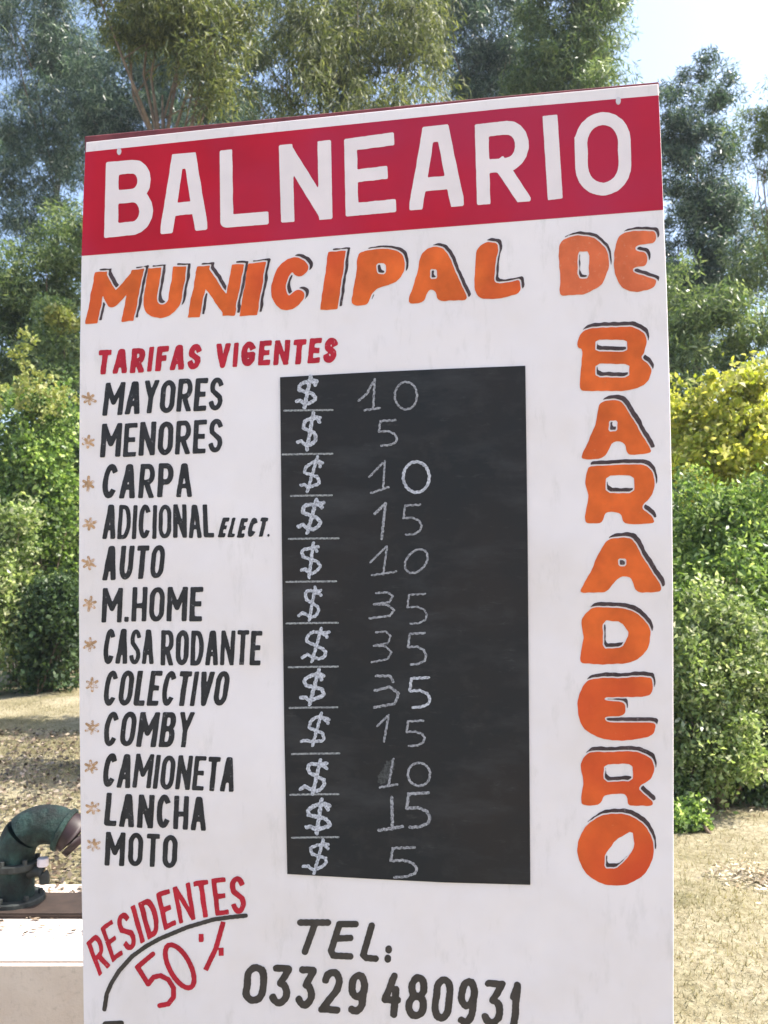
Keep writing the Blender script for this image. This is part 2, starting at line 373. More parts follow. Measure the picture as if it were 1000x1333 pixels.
lsh('rounded green shrub added unseen behind the left half of the sign to shade the lawn', 225, 9.6, 470, 85, L_mid, 36, L=.06, Wd=.04, per=100, clump=.26, nclump=130)  # unseen shrub, added to cast the dark patch on the left lawn

lsh('loose green shrub added unseen behind the black chalk panel to shade the left ground', 310, 7.4, 480, 100, L_mid, 37, L=.06, Wd=.04, per=60, clump=.24, nclump=90)  # second unseen shrub, added so its shadow dapples the ground on the left

# --- shrubs on the right
b_ = (dpt(955, 745, 9).x, 9)
shrub('flowering_bush', 'bright yellow-green bush right of the sign, above the other shrubs', *b_,
      [E(950, 515, 9, 48, 46, b_), E(905, 565, 9, 40, 55, b_), E(985, 530, 9, 40, 60, b_), E(1040, 560, 9, 50, 80, b_), E(960, 600, 9, 60, 60, b_), E(900, 600, 9, 40, 50, b_), E(885, 520, 9, 16, 20, b_), E(975, 485, 9, 22, 24, b_)], L_yellow, 41, L=.075, Wd=.045, per=60, clump=.15, nclump=210)
b_ = (dpt(940, 745, 7.6).x, 7.6)
shrub('leafy_shrub', 'fine-leaved green shrub directly below the yellow-green bush', *b_,
      [E(905, 695, 7.6, 60, 70, b_), E(975, 695, 7.6, 60, 70, b_), E(940, 790, 7.6, 100, 100, b_), E(870, 760, 7.6, 40, 60, b_, -.4), E(985, 740, 7.6, 30, 50, b_, -.6), E(890, 650, 7.6, 40, 40, b_), E(960, 655, 7.6, 60, 35, b_), E(1040, 680, 7.6, 60, 100, b_)], L_fresh, 42, L=.055, Wd=.022, per=100, clump=.2, nclump=230, group='shrubs right of the sign')
b_ = (dpt(925, 745, 6.3).x, 6.3)
shrub('leafy_shrub', 'pale grey-green shrub against the lower right edge of the sign', *b_,
      [E(905, 880, 6.3, 52, 80, b_), E(965, 865, 6.3, 50, 65, b_), E(895, 985, 6.3, 50, 75, b_), E(955, 965, 6.3, 45, 50, b_, -.2), E(930, 790, 6.3, 40, 30, b_)], L_pale, 43, L=.042, Wd=.02, per=85, clump=.15, nclump=260, group='shrubs right of the sign')
b_ = (dpt(1010, 745, 6.6).x, 6.6)
shrub('leafy_shrub', 'dark shaded low shrub in the right corner above the straw-coloured grass', *b_,
      [E(1000, 960, 6.6, 60, 60, b_), E(1030, 880, 6.6, 60, 80, b_), E(950, 1020, 6.6, 60, 40, b_), E(900, 1030, 6.7, 50, 35, b_)], L_dark, 44, L=.04, Wd=.024, per=100, clump=.13, nclump=170, group='shrubs right of the sign')
b_ = (dpt(885, 745, 5.75).x, 5.75)
shrub('low_plant', 'small yellowish-green plant at the foot of the pale shrub beside the sign', *b_,
      [E(885, 1060, 5.75, 28, 26, b_)], L_fresh, 45, L=.035, Wd=.02, per=60, clump=.07, nclump=50)

# --- far thicket (one mass nobody could count)
rg = np.random.default_rng(5); n = 900
cx = rg.uniform(-45, 45, n); cy = 34 + rg.normal(size=n) * 3 + np.abs(cx) * -.1; cz = rg.random(n) ** 1.0 * (4.0 + 1.6 * np.sin(cx * .35) + .8 * np.sin(cx * 1.1))
Vl, Fl = leaves(rg, np.stack([cx, cy, cz + .3], 1), .6 + .9 * rg.random(n), 130, .30, .13, .1, .8)
Vl[:, 2] = np.maximum(Vl[:, 2], .02)
tag(link('distant_thicket', fast_mesh('distant_thicket', Vl, Fl, 4), L_mid), 'hazy green thicket far behind the shrubs and trees', 'thicket', kind='stuff')

# ------------------------------------------------------------------ dry grass and litter
def blades(name, n, xr, yr, hmin, hmax, wd, cols, seed, keep=None, lean=.7, label=None, power=1.6):
    rg = np.random.default_rng(seed)
    y = yr[0] + (yr[1] - yr[0]) * rg.random(n) ** power; x = rg.uniform(xr[0], xr[1], n)
    if keep is not None:
        k = keep(x, y, rg); x = x[k]; y = y[k]; n = len(x)
    h = rg.uniform(hmin, hmax, n); a = rg.uniform(0, 2 * np.pi, n); ln = rg.random(n) * lean
    z = gh(x, y) - .022
    wx = np.cos(a) * wd; wy = np.sin(a) * wd; b2 = rg.uniform(0, 2 * np.pi, n)
    V = np.empty((n, 3, 3))
    V[:, 0] = np.stack([x - wx, y - wy, z], 1); V[:, 1] = np.stack([x + wx, y + wy, z], 1)
    V[:, 2] = np.stack([x + np.cos(b2) * h * ln * 1.6, y + np.sin(b2) * h * ln * 1.6, z + h * (1.05 - ln)], 1)
    I = np.arange(n)[:, None] * 3
    o = link(name, fast_mesh(name, V.reshape(-1, 3), np.hstack([I, I + 1, I + 2]), 3), leaf_mat(name + '_blades', cols, .35, (1.2, 1.2, .8), gain=.85))
    return tag(o, label, 'grass', kind='stuff')
straw = [(.22, .19, .10), (.32, .28, .17), (.44, .39, .26), (.55, .50, .36)]
PLAT = lambda x, y: (x < -.05) & (y > 2.7) & (y < 4.0)
blades('dry_grass', 420000, (-9, 9), (2.4, 15), .012, .045, .003, straw, 61, keep=lambda x, y, r: (np.abs(x) < .55 * y + .9) & ~PLAT(x, y) & (np.sin(x * 1.7 + y) + np.sin(y * 2.3 - x * .7) + r.normal(size=len(x)) * .8 > -.7), label='short straw-coloured grass covering the ground')
blades('green_grass', 110000, (-9, 7), (2.6, 13.5), .012, .05, .003, [(.10, .13, .04), (.18, .20, .07), (.28, .28, .13)], 62,
       keep=lambda x, y, r: ~PLAT(x, y) & ((np.sin(x * 2.1 + 1) + np.cos(y * 1.9 + x) + r.normal(size=len(x)) * .5 > .9) | ((x < -1.6) & (y > 5.0) & (y < 9.6) & (r.random(len(x)) > .2))), label='sparse green tufts growing through the dry grass')
rg = np.random.default_rng(63); n = 26000
x = rg.uniform(-6, .5, n); y = 4.0 + 5.2 * rg.random(n) ** 1.3; z = gh(x, y) + .0 + rg.random(n) * .03
ax = rg.normal(size=(n, 3)); ax[:, 2] *= .35; ax /= np.linalg.norm(ax, axis=1)[:, None]
o_ = np.cross(ax, np.array([0, 0, 1.]) + rg.normal(size=(n, 3)) * .4); o_ /= np.linalg.norm(o_, axis=1)[:, None]
sz = rg.uniform(.008, .028, n)[:, None]; P = np.stack([x, y, z], 1)
V = np.empty((n, 4, 3)); V[:, 0] = P - ax * sz; V[:, 1] = P + o_ * sz * .6; V[:, 2] = P + ax * sz; V[:, 3] = P - o_ * sz * .6
I = np.arange(n)[:, None] * 4
tag(link('leaf_litter', fast_mesh('leaf_litter', V.reshape(-1, 3), np.hstack([I, I + 1, I + 2, I + 3]), 4),
    leaf_mat('brown_litter', [(.045, .035, .025), (.10, .075, .05), (.20, .14, .095), (.48, .40, .32)],   .1, (1, 1, 1), gain=.8)),
    'brown fallen leaves and twigs scattered behind the concrete platform', 'leaf litter', kind='stuff')

rg = np.random.default_rng(64); n = 5200
x = rg.uniform(.7, 4.5, n); y = 2.6 + 4.2 * rg.random(n); g_ = gpt(985, 1138); x[:420] = g_.x + rg.normal(size=420) * .11; y[:420] = g_.y + rg.normal(size=420) * .10; k = ((np.arange(n) < 420) | (np.sin(x * 3.1) + np.sin(y * 2.7 + x) + rg.normal(size=n) * .6 > .5)); x = x[k]; y = y[k]; n = len(x); z = gh(x, y) + rg.random(n) * .02 - .01
ax = rg.normal(size=(n, 3)); ax[:, 2] *= .3; ax /= np.linalg.norm(ax, axis=1)[:, None]
o_ = np.cross(ax, np.array([0, 0, 1.]) + rg.normal(size=(n, 3)) * .3); o_ /= np.linalg.norm(o_, axis=1)[:, None]
sz = rg.uniform(.006, .026, n)[:, None]; P = np.stack([x, y, z], 1)
V = np.empty((n, 4, 3)); V[:, 0] = P - ax * sz; V[:, 1] = P + o_ * sz * .35; V[:, 2] = P + ax * sz; V[:, 3] = P - o_ * sz * .35
I = np.arange(n)[:, None] * 4
tag(link('dry_leaves', fast_mesh('dry_leaves', V.reshape(-1, 3), np.hstack([I, I + 1, I + 2, I + 3]), 4),
    leaf_mat('dry_leaf_bits', [(.12, .09, .05), (.30, .22, .14), (.55, .48, .36), (.65, .58, .46)], .1, (1, 1, 1), gain=1)), 'dry leaf scraps strewn over the straw grass right of the sign', 'dry leaves', kind='stuff')
# ------------------------------------------------------------------ concrete platform, ornament, stone
def bevbox(name, x0, x1, y0, y1, z0, z1, bev=.012, seg=2):
    bm = bmesh.new(); bmesh.ops.create_cube(bm, size=1)
    for v in bm.verts:
        v.co = Vector(((x0 + x1) / 2 + v.co.x * (x1 - x0), (y0 + y1) / 2 + v.co.y * (y1 - y0), (z0 + z1) / 2 + v.co.z * (z1 - z0)))
    bmesh.ops.bevel(bm, geom=bm.edges[:], offset=bev, segments=seg, affect='EDGES')
    me = bpy.data.meshes.new(name); bm.to_mesh(me); bm.free(); return me
M_conc, nt, b = new_mat('pale_concrete')
c1 = ramp(nt, noise(nt, 5, 6, .65), [(.3, (.56, .455, .38)), (.7, (.66, .56, .48))])
st = ramp(nt, noise(nt, 45, 5, .7), [(.56, (0, 0, 0)), (.75, (.5, .5, .5))])
nt.links.new(mixc(nt, st, c1, (.30, .25, .20)), b.inputs['Base Color']); b.inputs['Roughness'].default_value = .85
bp = nt.nodes.new('ShaderNodeBump'); bp.inputs['Strength'].default_value = .5; bp.inputs['Distance'].default_value = .006
nt.links.new(noise(nt, 40, 6, .7), bp.inputs['Height']); nt.links.new(bp.outputs[0], b.inputs['Normal'])
PZ = .35
yf = gpt(50, 1249, PZ).y
pl = link('concrete_platform', None); pl.location = (-2.2, yf + .6, 0)
tag(pl, 'low pinkish-beige concrete platform with a sunlit top at the lower left corner', 'platform')
link('slab', bevbox('platform_slab', -2.6, 2.0, -.62, gpt(50, 1150, PZ).y - yf - .6, PZ - .50, PZ, .012, 3), M_conc, pl)

rg = np.random.default_rng(65); n = 700
x = rg.uniform(-2.4, -.3, n); y = yf + .02 + (gpt(50, 1150, PZ).y - yf - .06) * rg.random(n) ** .5; z = np.full(n, PZ + .004) + rg.random(n) * .006
a = rg.uniform(0, 6.28, n); ax = np.stack([np.cos(a), np.sin(a), rg.normal(size=n) * .15], 1); o_ = np.stack([-np.sin(a), np.cos(a), rg.normal(size=n) * .15], 1)
sz = rg.uniform(.004, .017, n)[:, None]; P = np.stack([x, y, z], 1)
V = np.empty((n, 4, 3)); V[:, 0] = P - ax * sz; V[:, 1] = P + o_ * sz * .5; V[:, 2] = P + ax * sz; V[:, 3] = P - o_ * sz * .5
I = np.arange(n)[:, None] * 4
tag(link('leaf_scraps', fast_mesh('leaf_scraps', V.reshape(-1, 3), np.hstack([I, I + 1, I + 2, I + 3]), 4), bpy.data.materials['brown_litter']), 'small brown leaf scraps lying on the concrete platform', 'leaf litter', kind='stuff')
M_teal, nt, b = new_mat('teal_glazed_paint')
c1 = ramp(nt, noise(nt, 9, 5, .6), [(.38, (.008, .012, .011)), (.52, (.012, .030, .026)), (.70, (.035, .085, .072))])
nt.links.new(c1, b.inputs['Base Color']); b.inputs['Roughness'].default_value = .65; b.inputs['Specular IOR Level'].default_value = .3
bp = nt.nodes.new('ShaderNodeBump'); bp.inputs['Strength'].default_value = .9; bp.inputs['Distance'].default_value = .02
nt.links.new(noise(nt, 40, 6, .7), bp.inputs['Height']); nt.links.new(bp.outputs[0], b.inputs['Normal'])
M_maroon = paint('dark_maroon_paint', (.018, .008, .009), .5, .4, 30)
M_trunkdark = paint('dark_green_grey_paint', (.022, .026, .024), .7, .5, 30)
M_dish = paint('brown_clay', (.035, .022, .016), .8, .3, 20)
oy = gpt(50, 1178, PZ).y
def op(px, py, dy=0): p = dpt(px, py, oy + dy); return p
ob = gpt(35, 1180, PZ)
s = oy / F
orn = link('standpipe', None); orn.location = ob
tag(orn, 'dark green painted pipe bend with a drooping maroon mouth standing on the concrete platform', 'pipe')
def rel(p): return Vector(p) - ob
def sweep(name, pts, rads, mat, n=24, sub=5, parent=None, label=None):
    P = [Vector(p) for p in pts]; Q = []; Rr = []
    for i in range(len(P) - 1):
        p0 = P[max(0, i - 1)]; p1 = P[i]; p2 = P[i + 1]; p3 = P[min(len(P) - 1, i + 2)]
        for k in range(sub):
            t = k / sub
            Q.append(.5 * ((2 * p1) + (p2 - p0) * t + (2 * p0 - 5 * p1 + 4 * p2 - p3) * t * t + (3 * p1 - p0 - 3 * p2 + p3) * t ** 3)); Rr.append(rads[i] * (1 - t) + rads[i + 1] * t)
    Q.append(P[-1]); Rr.append(rads[-1]); V, Fc = tube(Q, Rr, n)
    o = link(name, mesh(name, V, Fc, True), mat, parent)
    for p in o.data.polygons:
        if len(p.vertices) > 4: p.use_smooth = False
    return o
def ring(name, c, axis, r, h, mat, parent, n=28, bev=.004):
    ax = Vector(axis).normalized(); u = ax.orthogonal().normalized(); w = ax.cross(u); V = []; Fc = []
    prof = [(0, -h / 2), (r - bev, -h / 2), (r, -h / 2 + bev), (r, h / 2 - bev), (r - bev, h / 2), (0, h / 2)]
    for rr, z in prof:
        for k in range(n):
            a = 2 * math.pi * k / n; V.append(Vector(c) + ax * z + (u * math.cos(a) + w * math.sin(a)) * max(rr, 1e-4))
    for i in range(len(prof) - 1):
        for k in range(n):
            a = i * n + k; c2 = i * n + (k + 1) % n; Fc.append((a, c2, c2 + n, a + n))
    return link(name, mesh(name, V, Fc), mat, parent)
body = sweep('pipe_body', [rel(op(20, 1176)), rel(op(20, 1140)), rel(op(21, 1108)), rel(op(30, 1086)), rel(op(50, 1074)), rel(op(72, 1074)), rel(op(88, 1082))],
      [24 * s, 23 * s, 23 * s, 24 * s, 24 * s, 24 * s, 23 * s], M_teal, parent=orn)
d1 = rel(op(88, 1082)) - rel(op(72, 1074))
sweep('mouth', [rel(op(86, 1081)), rel(op(96, 1087)), rel(op(106, 1098))], [24 * s, 25 * s, 23 * s], M_maroon, parent=orn)
ring('flange', rel(op(84, 1080)), d1, 28 * s, 7 * s, M_teal, orn)
ring('flange', rel(op(20, 1124)), (0, 0, 1), 30 * s, 9 * s, M_trunkdark, orn)
ring('flange', rel(op(20, 1170)), (0, 0, 1), 36 * s, 9 * s, M_trunkdark, orn)
for k in range(6):
    a = k * math.pi / 3 + .3
    for py, rr in ((1163, 30), (1117, 26.5)):
        ring('bolt', rel(op(20, py)) + Vector((math.cos(a) * rr * s, math.sin(a) * rr * s, 0)), (0, 0, 1), 3.2 * s, 7 * s, M_trunkdark, orn, n=6, bev=.001)
sweep('tap', [rel(op(38, 1136, -.02)), rel(op(50, 1134, -.03)), rel(op(57, 1138, -.03)), rel(op(58, 1150, -.03))], [7 * s, 6.5 * s, 6.5 * s, 6 * s], M_trunkdark, n=12, parent=orn)
ring('tap_cap', rel(op(56, 1122, -.03)), (0, 0, 1), 7 * s, 10 * s, M_screw, orn, n=12, bev=.002)
bp_o = bevbox('base_block', -.22, .30, -.12, .10, 0, .018, .005, 2); link('base_block', bp_o, M_dish, orn)

# ------------------------------------------------------------------ THE SIGN: plane that carries it
YAW = math.atan(1150 / 7400); LEAN = math.radians(1.6)
PU = Vector((math.cos(YAW), -math.sin(YAW), 0))
PN = Vector((-math.sin(YAW), -math.cos(YAW), 0))                 # towards the viewer
PV = (Vector((0, 0, 1)) * math.cos(LEAN) + PN * math.sin(LEAN)).normalized()
PN = PU.cross(PV).normalized() 
if PN.y > 0: PN = -PN
P0 = dpt(490, 745, 1.82)
def bp_(px, py, e=0.0):
    d = ray(px, py); o = Vector((0, 0, CAMZ)); q = P0 + PN * e
    t = (q - o).dot(PN) / d.dot(PN); return o + d * t
base = bp_(490, 1333); base.z = 0
sign = link('price_sign', None); sign.location = base
tag(sign, 'tall white hand-painted price board with a crimson header and a black chalk panel', 'sign')
def SP(px, py, e=0.0): return bp_(px, py, e) - base
def slab(name, poly, e0, e1, mat, parent, bev=0):
    """prism on the sign plane: front at e1, back at e0 (outline measured at the front)"""
    f = [SP(x, y, e1) for x, y in poly]; k = [p - PN * (e1 - e0) for p in f]; n = len(f)
    fc = [tuple(range(n)), tuple(range(2 * n - 1, n - 1, -1))] + [(i, i + n, (i + 1) % n + n, (i + 1) % n) for i in range(n)]
    bm = bmesh.new(); vs = [bm.verts.new(p) for p in f + k]
    for q in fc: bm.faces.new([vs[i] for i in q])
    bmesh.ops.recalc_face_normals(bm, faces=bm.faces[:])
    if bev: bmesh.ops.bevel(bm, geom=[e for e in bm.edges], offset=bev, segments=1, affect='EDGES')
    me = bpy.data.meshes.new(name); bm.to_mesh(me); bm.free(); return link(name, me, mat, parent)
outl = [(112, 185), (300, 165), (480, 146), (660, 127), (857, 109), (860.5, 180), (864, 273), (868, 370), (872, 500), (875, 640), (876.5, 800), (877, 1000), (877, 1333), (877, 1640),
        (113, 1620), (109, 1333), (106, 1150), (103.5, 950), (102.5, 780), (103, 600), (104, 450), (106, 333), (109, 250)]
slab('panel', outl, -.006, 0, M_white, sign, .0012)
# frame behind the sheet: top rail peeps out above it, side rails and posts behind
slab('frame_rail', [(110, 177), (300, 159), (480, 141.5), (660, 124), (858, 106), (858, 150), (110, 225)], -.040, -.0075, M_wood, sign, .002)
slab('frame_rail', [(112, 900), (872, 915), (872, 960), (112, 945)], -.040, -.0075, M_wood, sign, .002)
for px0, px1 in ((150, 205), (775, 830)):
    V = []
    a = SP(px0, 200, -.042); c = SP(px1, 200, -.042)
    wv = PU * (c - a).length
    topz = a.z
    foot = a - PV * ((topz + base.z + .25) / PV.z)
    q = [a, a + wv, foot + wv, foot]
    V = q + [p - PN * .07 for p in q]
    bm = bmesh.new(); vs = [bm.verts.new(p) for p in V]
    for f in ((0, 1, 2, 3), (7, 6, 5, 4), (0, 4, 5, 1), (1, 5, 6, 2), (2, 6, 7, 3), (3, 7, 4, 0)): bm.faces.new([vs[i] for i in f])
    bmesh.ops.recalc_face_normals(bm, faces=bm.faces[:])
    bmesh.ops.bevel(bm, geom=bm.edges[:], offset=.004, segments=1, affect='EDGES')
    me = bpy.data.meshes.new('post'); bm.to_mesh(me); bm.free(); link('post', me, M_post, sign)
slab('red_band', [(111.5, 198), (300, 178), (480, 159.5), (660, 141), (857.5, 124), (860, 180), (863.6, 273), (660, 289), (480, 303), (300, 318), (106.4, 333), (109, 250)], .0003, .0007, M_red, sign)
CB = [(364.5, 491), (480, 484.5), (580, 480), (684, 476), (687, 700), (689, 950), (690.5, 1152), (580, 1149), (480, 1144), (374, 1138), (370, 950), (367, 720)]
cbd = slab('chalkboard', CB, .0004, .003, M_chalkboard, sign, .0006)
for (px, py) in ((155, 197), (805, 131)):
    c = SP(px, py, .0022); V = [c + (PU * math.cos(a) * .005 + PV * math.sin(a) * .008) for a in [i * math.pi / 6 for i in range(12)]]
    V2 = [v - PN * .0014 for v in V]
    bm = bmesh.new(); vs = [bm.verts.new(p) for p in V + V2]
    bm.faces.new(vs[:12])
    for i in range(12): bm.faces.new([vs[i], vs[(i + 1) % 12], vs[(i + 1) % 12 + 12], vs[i + 12]])
    bmesh.ops.recalc_face_normals(bm, faces=bm.faces[:])
    me = bpy.data.meshes.new('screw'); bm.to_mesh(me); bm.free(); link('screw', me, M_screw, sign)

# ------------------------------------------------------------------ brush lettering
def arc(cx, cy, rx, ry, a0, a1, n=10):
    return [(cx + rx * math.cos(math.radians(a0 + (a1 - a0) * i / n)), cy + ry * math.sin(math.radians(a0 + (a1 - a0) * i / n))) for i in range(n + 1)]
G = {
 'A': [[(-.06, 1.18), (.40, 0), (.60, 0), (1.06, 1.18)], [(.2, .70), (.8, .70)]],
 'B': [[(0, 0), (0, 1)], [(0, 0), (.6, 0)] + arc(.62, .235, .33, .235, -90, 90, 8) + [(0, .47)], [(0, .47), (.6, .47)] + arc(.62, .735, .38, .265, -90, 90, 8) + [(0, 1)]],
 'C': [arc(.5, .5, .5, .5, -48, -312, 18)],
 'D': [[(0, 0), (0, 1)], [(0, 0), (.45, 0)] + arc(.45, .5, .55, .5, -90, 90, 12) + [(0, 1)]],
 'E': [[(0, 0), (0, 1)], [(0, 0), (1, 0)], [(0, .49), (.8, .49)], [(0, 1), (1, 1)]],
 'F': [[(0, 0), (0, 1)], [(0, 0), (1, 0)], [(0, .48), (.75, .48)]],
 'G': [arc(.5, .5, .5, .5, -45, -300, 18) + [(1, .8), (1, .55), (.6, .55)]],
 'H': [[(0, 0), (0, 1)], [(1, 0), (1, 1)], [(0, .55), (1, .55)]],
 'I': [[(.5, 0), (.5, 1)]],
 'L': [[(0, 0), (0, 1), (1, 1)]],
 'M': [[(0, 1), (0, 0)], [(-.03, -.05), (.5, .62), (1.03, -.05)], [(1, 0), (1, 1)]],
 'N': [[(0, 1), (0, 0)], [(-.03, -.06), (1.03, 1.06)], [(1, 1), (1, 0)]],
 'O': [arc(.5, .28, .5, .28, 180, 360, 10) + arc(.5, .72, .5, .28, 0, 180, 10) + [(0, .28)]],
 'o': [arc(.5, .5, .5, .5, 0, 360, 22)],
 'P': [[(0, 0), (0, 1)], [(0, 0), (.6, 0)] + arc(.6, .28, .4, .28, -90, 90, 9) + [(0, .56)]],
 'R': [[(0, 0), (0, 1)], [(0, 0), (.6, 0)] + arc(.6, .27, .38, .27, -90, 90, 9) + [(0, .54)], [(.45, .54), (1.05, 1.12)]],
 'S': [arc(.5, .25, .48, .25, -25, -180, 9) + [(.08, .38), (.9, .62)] + arc(.5, .75, .5, .25, 0, 160, 9)],
 'T': [[(0, 0), (1, 0)], [(.5, 0), (.5, 1)]],
 'U': [[(0, 0), (0, .6)] + arc(.5, .66, .5, .34, 180, 0, 12) + [(1, 0)]],
 'V': [[(-.05, -.12), (.5, 1.0), (1.05, -.12)]],
 'Y': [[(0, -.06), (.5, .52), (1, -.06)], [(.5, .5), (.5, 1)]],
 '.': [[(.5, .98), (.5, 1)]],
 '0': [arc(.5, .28, .5, .28, 180, 360, 10) + arc(.5, .72, .5, .28, 0, 180, 10) + [(0, .28)]],
 '1': [[(.1, .3), (.6, .02), (.6, 1)]],
 '2': [arc(.5, .27, .48, .27, 190, 360, 9) + [(.9, .45), (0, 1), (1, 1)]],
 '3': [[(.05, 0), (.95, 0), (.45, .42)] + arc(.45, .70, .5, .28, -80, 150, 10)],
 '4': [[(.6, 0), (0, .62), (1, .62)], [(.82, .35), (.82, 1)]],
 '5': [[(.95, 0), (.15, 0), (.08, .42), (.5, .38)] + arc(.48, .69, .48, .31, -80, 140, 11)],
 '8': [arc(.5, .25, .42, .25, 90, 450, 16), arc(.5, .74, .5, .26, -90, 270, 16)],
 '9': [arc(.5, .3, .48, .3, 0, 360, 16), [(1, .25), (.95, .7)] + arc(.45, .72, .5, .28, 0, 120, 7)],
 '$': [arc(.56, .30, .40, .17, -10, -180, 8) + [(.2, .42), (.85, .58)] + arc(.52, .70, .42, .18, 0, 150, 8) + [(-.05, .84)], [(.72, 0), (.40, 1)], [(.72, .12), (1.0, .14)]],
}
WD = {'I': .34, 'M': 1.35, '.': .3, ' ': .45, 'L': .82, 'N': 1.08, 'E': .86, 'F': .84, 'T': .9, '1': .65, 'C': .95, 'S': .92}
def seg_d(X, Y, a, b, hw, sq0, sq1):
    ax, ay = a; bx, by = b; L = math.hypot(bx - ax, by - ay) or 1e-6
    ux, uy = (bx - ax) / L, (by - ay) / L
    t = (X - ax) * ux + (Y - ay) * uy; p = np.abs((X - ax) * uy - (Y - ay) * ux)
    tc = np.clip(t, 0, L)
    d = np.hypot((X - ax) - tc * ux, (Y - ay) - tc * uy) - hw
    if sq0 or sq1:
        e0 = hw if sq0 else 0; e1 = hw if sq1 else 0
        bx_ = np.maximum(p - hw, np.maximum(-e0 - t, t - L - e1)); d = np.minimum(d, bx_)
    return d
def marching(X, Y, D):
    """filled polygons where D < 0; D on grid [iy, ix]"""
    V = []; Fc = []
    ny, nx = D.shape
    ins = D < 0
    cc = ins[:-1, :-1].astype(int) + ins[:-1, 1:] + ins[1:, 1:] + ins[1:, :-1]
    for iy in range(ny - 1):
        row = cc[iy]
        if not row.any(): continue
        ix = 0
        while ix < nx - 1:
            c = row[ix]
            if c == 0: ix += 1; continue
            if c == 4:
                j = ix
                j += 1
                k = len(V); V += [(X[iy, ix], Y[iy, ix]), (X[iy, j], Y[iy, j]), (X[iy + 1, j], Y[iy + 1, j]), (X[iy + 1, ix], Y[iy + 1, ix])]
                Fc.append((k, k + 1, k + 2, k + 3)); ix = j; continue
            cs = [(iy, ix), (iy, ix + 1), (iy + 1, ix + 1), (iy + 1, ix)]; poly = []
            for q in range(4):
                a = cs[q]; b = cs[(q + 1) % 4]; da = D[a]; db = D[b]
                if da < 0: poly.append((X[a], Y[a]))
                if (da < 0) != (db < 0):
                    t = da / (da - db); t = min(.999, max(.001, t)); poly.append((X[a] + (X[b] - X[a]) * t, Y[a] + (Y[b] - Y[a]) * t))
            if len(poly) >= 3:
                k = len(V); V += poly; Fc.append(tuple(range(k, k + len(poly))))
            ix += 1
    return V, Fc
wrng = random.Random(99)
def glyph_sdf(ch, X, Y, w, h, hw, square, clip=True, wob=.35, strokes=None, inset=None):
    D = np.full(X.shape, 1e3); st = strokes or G[ch]
    m = hw if inset is None else inset
    for s_ in st:
        P = [(m + x * (w - 2 * m), m + y * (h - 2 * m)) for x, y in s_]
        for i in range(len(P) - 1):
            D = np.minimum(D, seg_d(X, Y, P[i], P[i + 1], hw, square and i == 0, square and i == len(P) - 2))
    a, b, c, d = (wrng.uniform(0, 6) for _ in range(4))
    D = D + wob * (np.sin(X * .31 + a) * np.sin(Y * .23 + b) + .6 * np.sin(X * .83 + c + Y * .4) * np.sin(Y * .71 + d))
    if clip: D = np.maximum(D, np.maximum(np.maximum(-X, X - w), np.maximum(-Y, Y - h)))
    return D
def grid(w, h, st, pad=0):
    nx = max(3, int(math.ceil((w + 2 * pad) / st))) + 1; ny = max(3, int(math.ceil((h + 2 * pad) / st))) + 1
    xs = np.linspace(-pad, w + pad, nx); ys = np.linspace(-pad, h + pad, ny)
    # make the clip box fall strictly inside the border nodes
    if pad == 0: xs[0] -= .01; xs[-1] += .01; ys[0] -= .01; ys[-1] += .01
    return np.meshgrid(xs, ys)
def quadmap(q):
    (tl, tr, br, bl) = q
    def f(u, v):
        x = (1 - v) * ((1 - u) * tl[0] + u * tr[0]) + v * ((1 - u) * bl[0] + u * br[0])
        y = (1 - v) * ((1 - u) * tl[1] + u * tr[1]) + v * ((1 - u) * bl[1] + u * br[1])
        return x, y
    return f
def emit(name, polys, e, mat, parent, label=None, split=True):
    """weld the cells and link every connected piece of paint as its own mesh"""
    idx = {}; V = []; Fc = []
    for v, f in polys:
        for q in f:
            g = []
            for i in q:
                k = (round(v[i][0] * 200), round(v[i][1] * 200))
                if k not in idx: idx[k] = len(V); V.append(v[i])
                if not g or g[-1] != idx[k]: g.append(idx[k])
            if len(g) > 2 and g[0] == g[-1]: g.pop()
            if len(set(g)) == len(g) >= 3: Fc.append(g)
    par = list(range(len(V)))
    def find(a):
        while par[a] != a: par[a] = par[par[a]]; a = par[a]
        return a
    for q in Fc:
        r = find(q[0])
        for i in q[1:]: par[find(i)] = r
    # cells merged in runs meet their neighbours without shared corners: join by grid proximity along rows
    comps = {}
    for q in Fc: comps.setdefault(find(q[0]), []).append(q)
    comps = list(comps.values()); first = None
    for fs in comps:
        area = 0
        for q in fs:
            for i in range(len(q)):
                a = V[q[i]]; b = V[q[(i + 1) % len(q)]]; area += (a[0] * b[1] - b[0] * a[1]) / 2
        if abs(area) < 3.5 and len(comps) > 1: continue
        used = {}; W_ = []
        for q in fs:
            for i in q:
                if i not in used: used[i] = len(W_); W_.append(SP(V[i][0], V[i][1], e))
        me = bpy.data.meshes.new(name); me.from_pydata([tuple(p) for p in W_], [], [tuple(used[i] for i in q) for q in fs]); me.update()
        if me.polygons[0].normal.dot(PN) < 0: me.flip_normals()
        o = link(name, me, mat, parent)
        if label: o['label'] = label
        first = first or o
    return first
def dims(q):
    w = (math.dist(q[0], q[1]) + math.dist(q[3], q[2])) / 2; h = (math.dist(q[0], q[3]) + math.dist(q[1], q[2])) / 2
    # upright height
    h = (abs(q[3][1] - q[0][1]) + abs(q[2][1] - q[1][1])) / 2
    return w, h

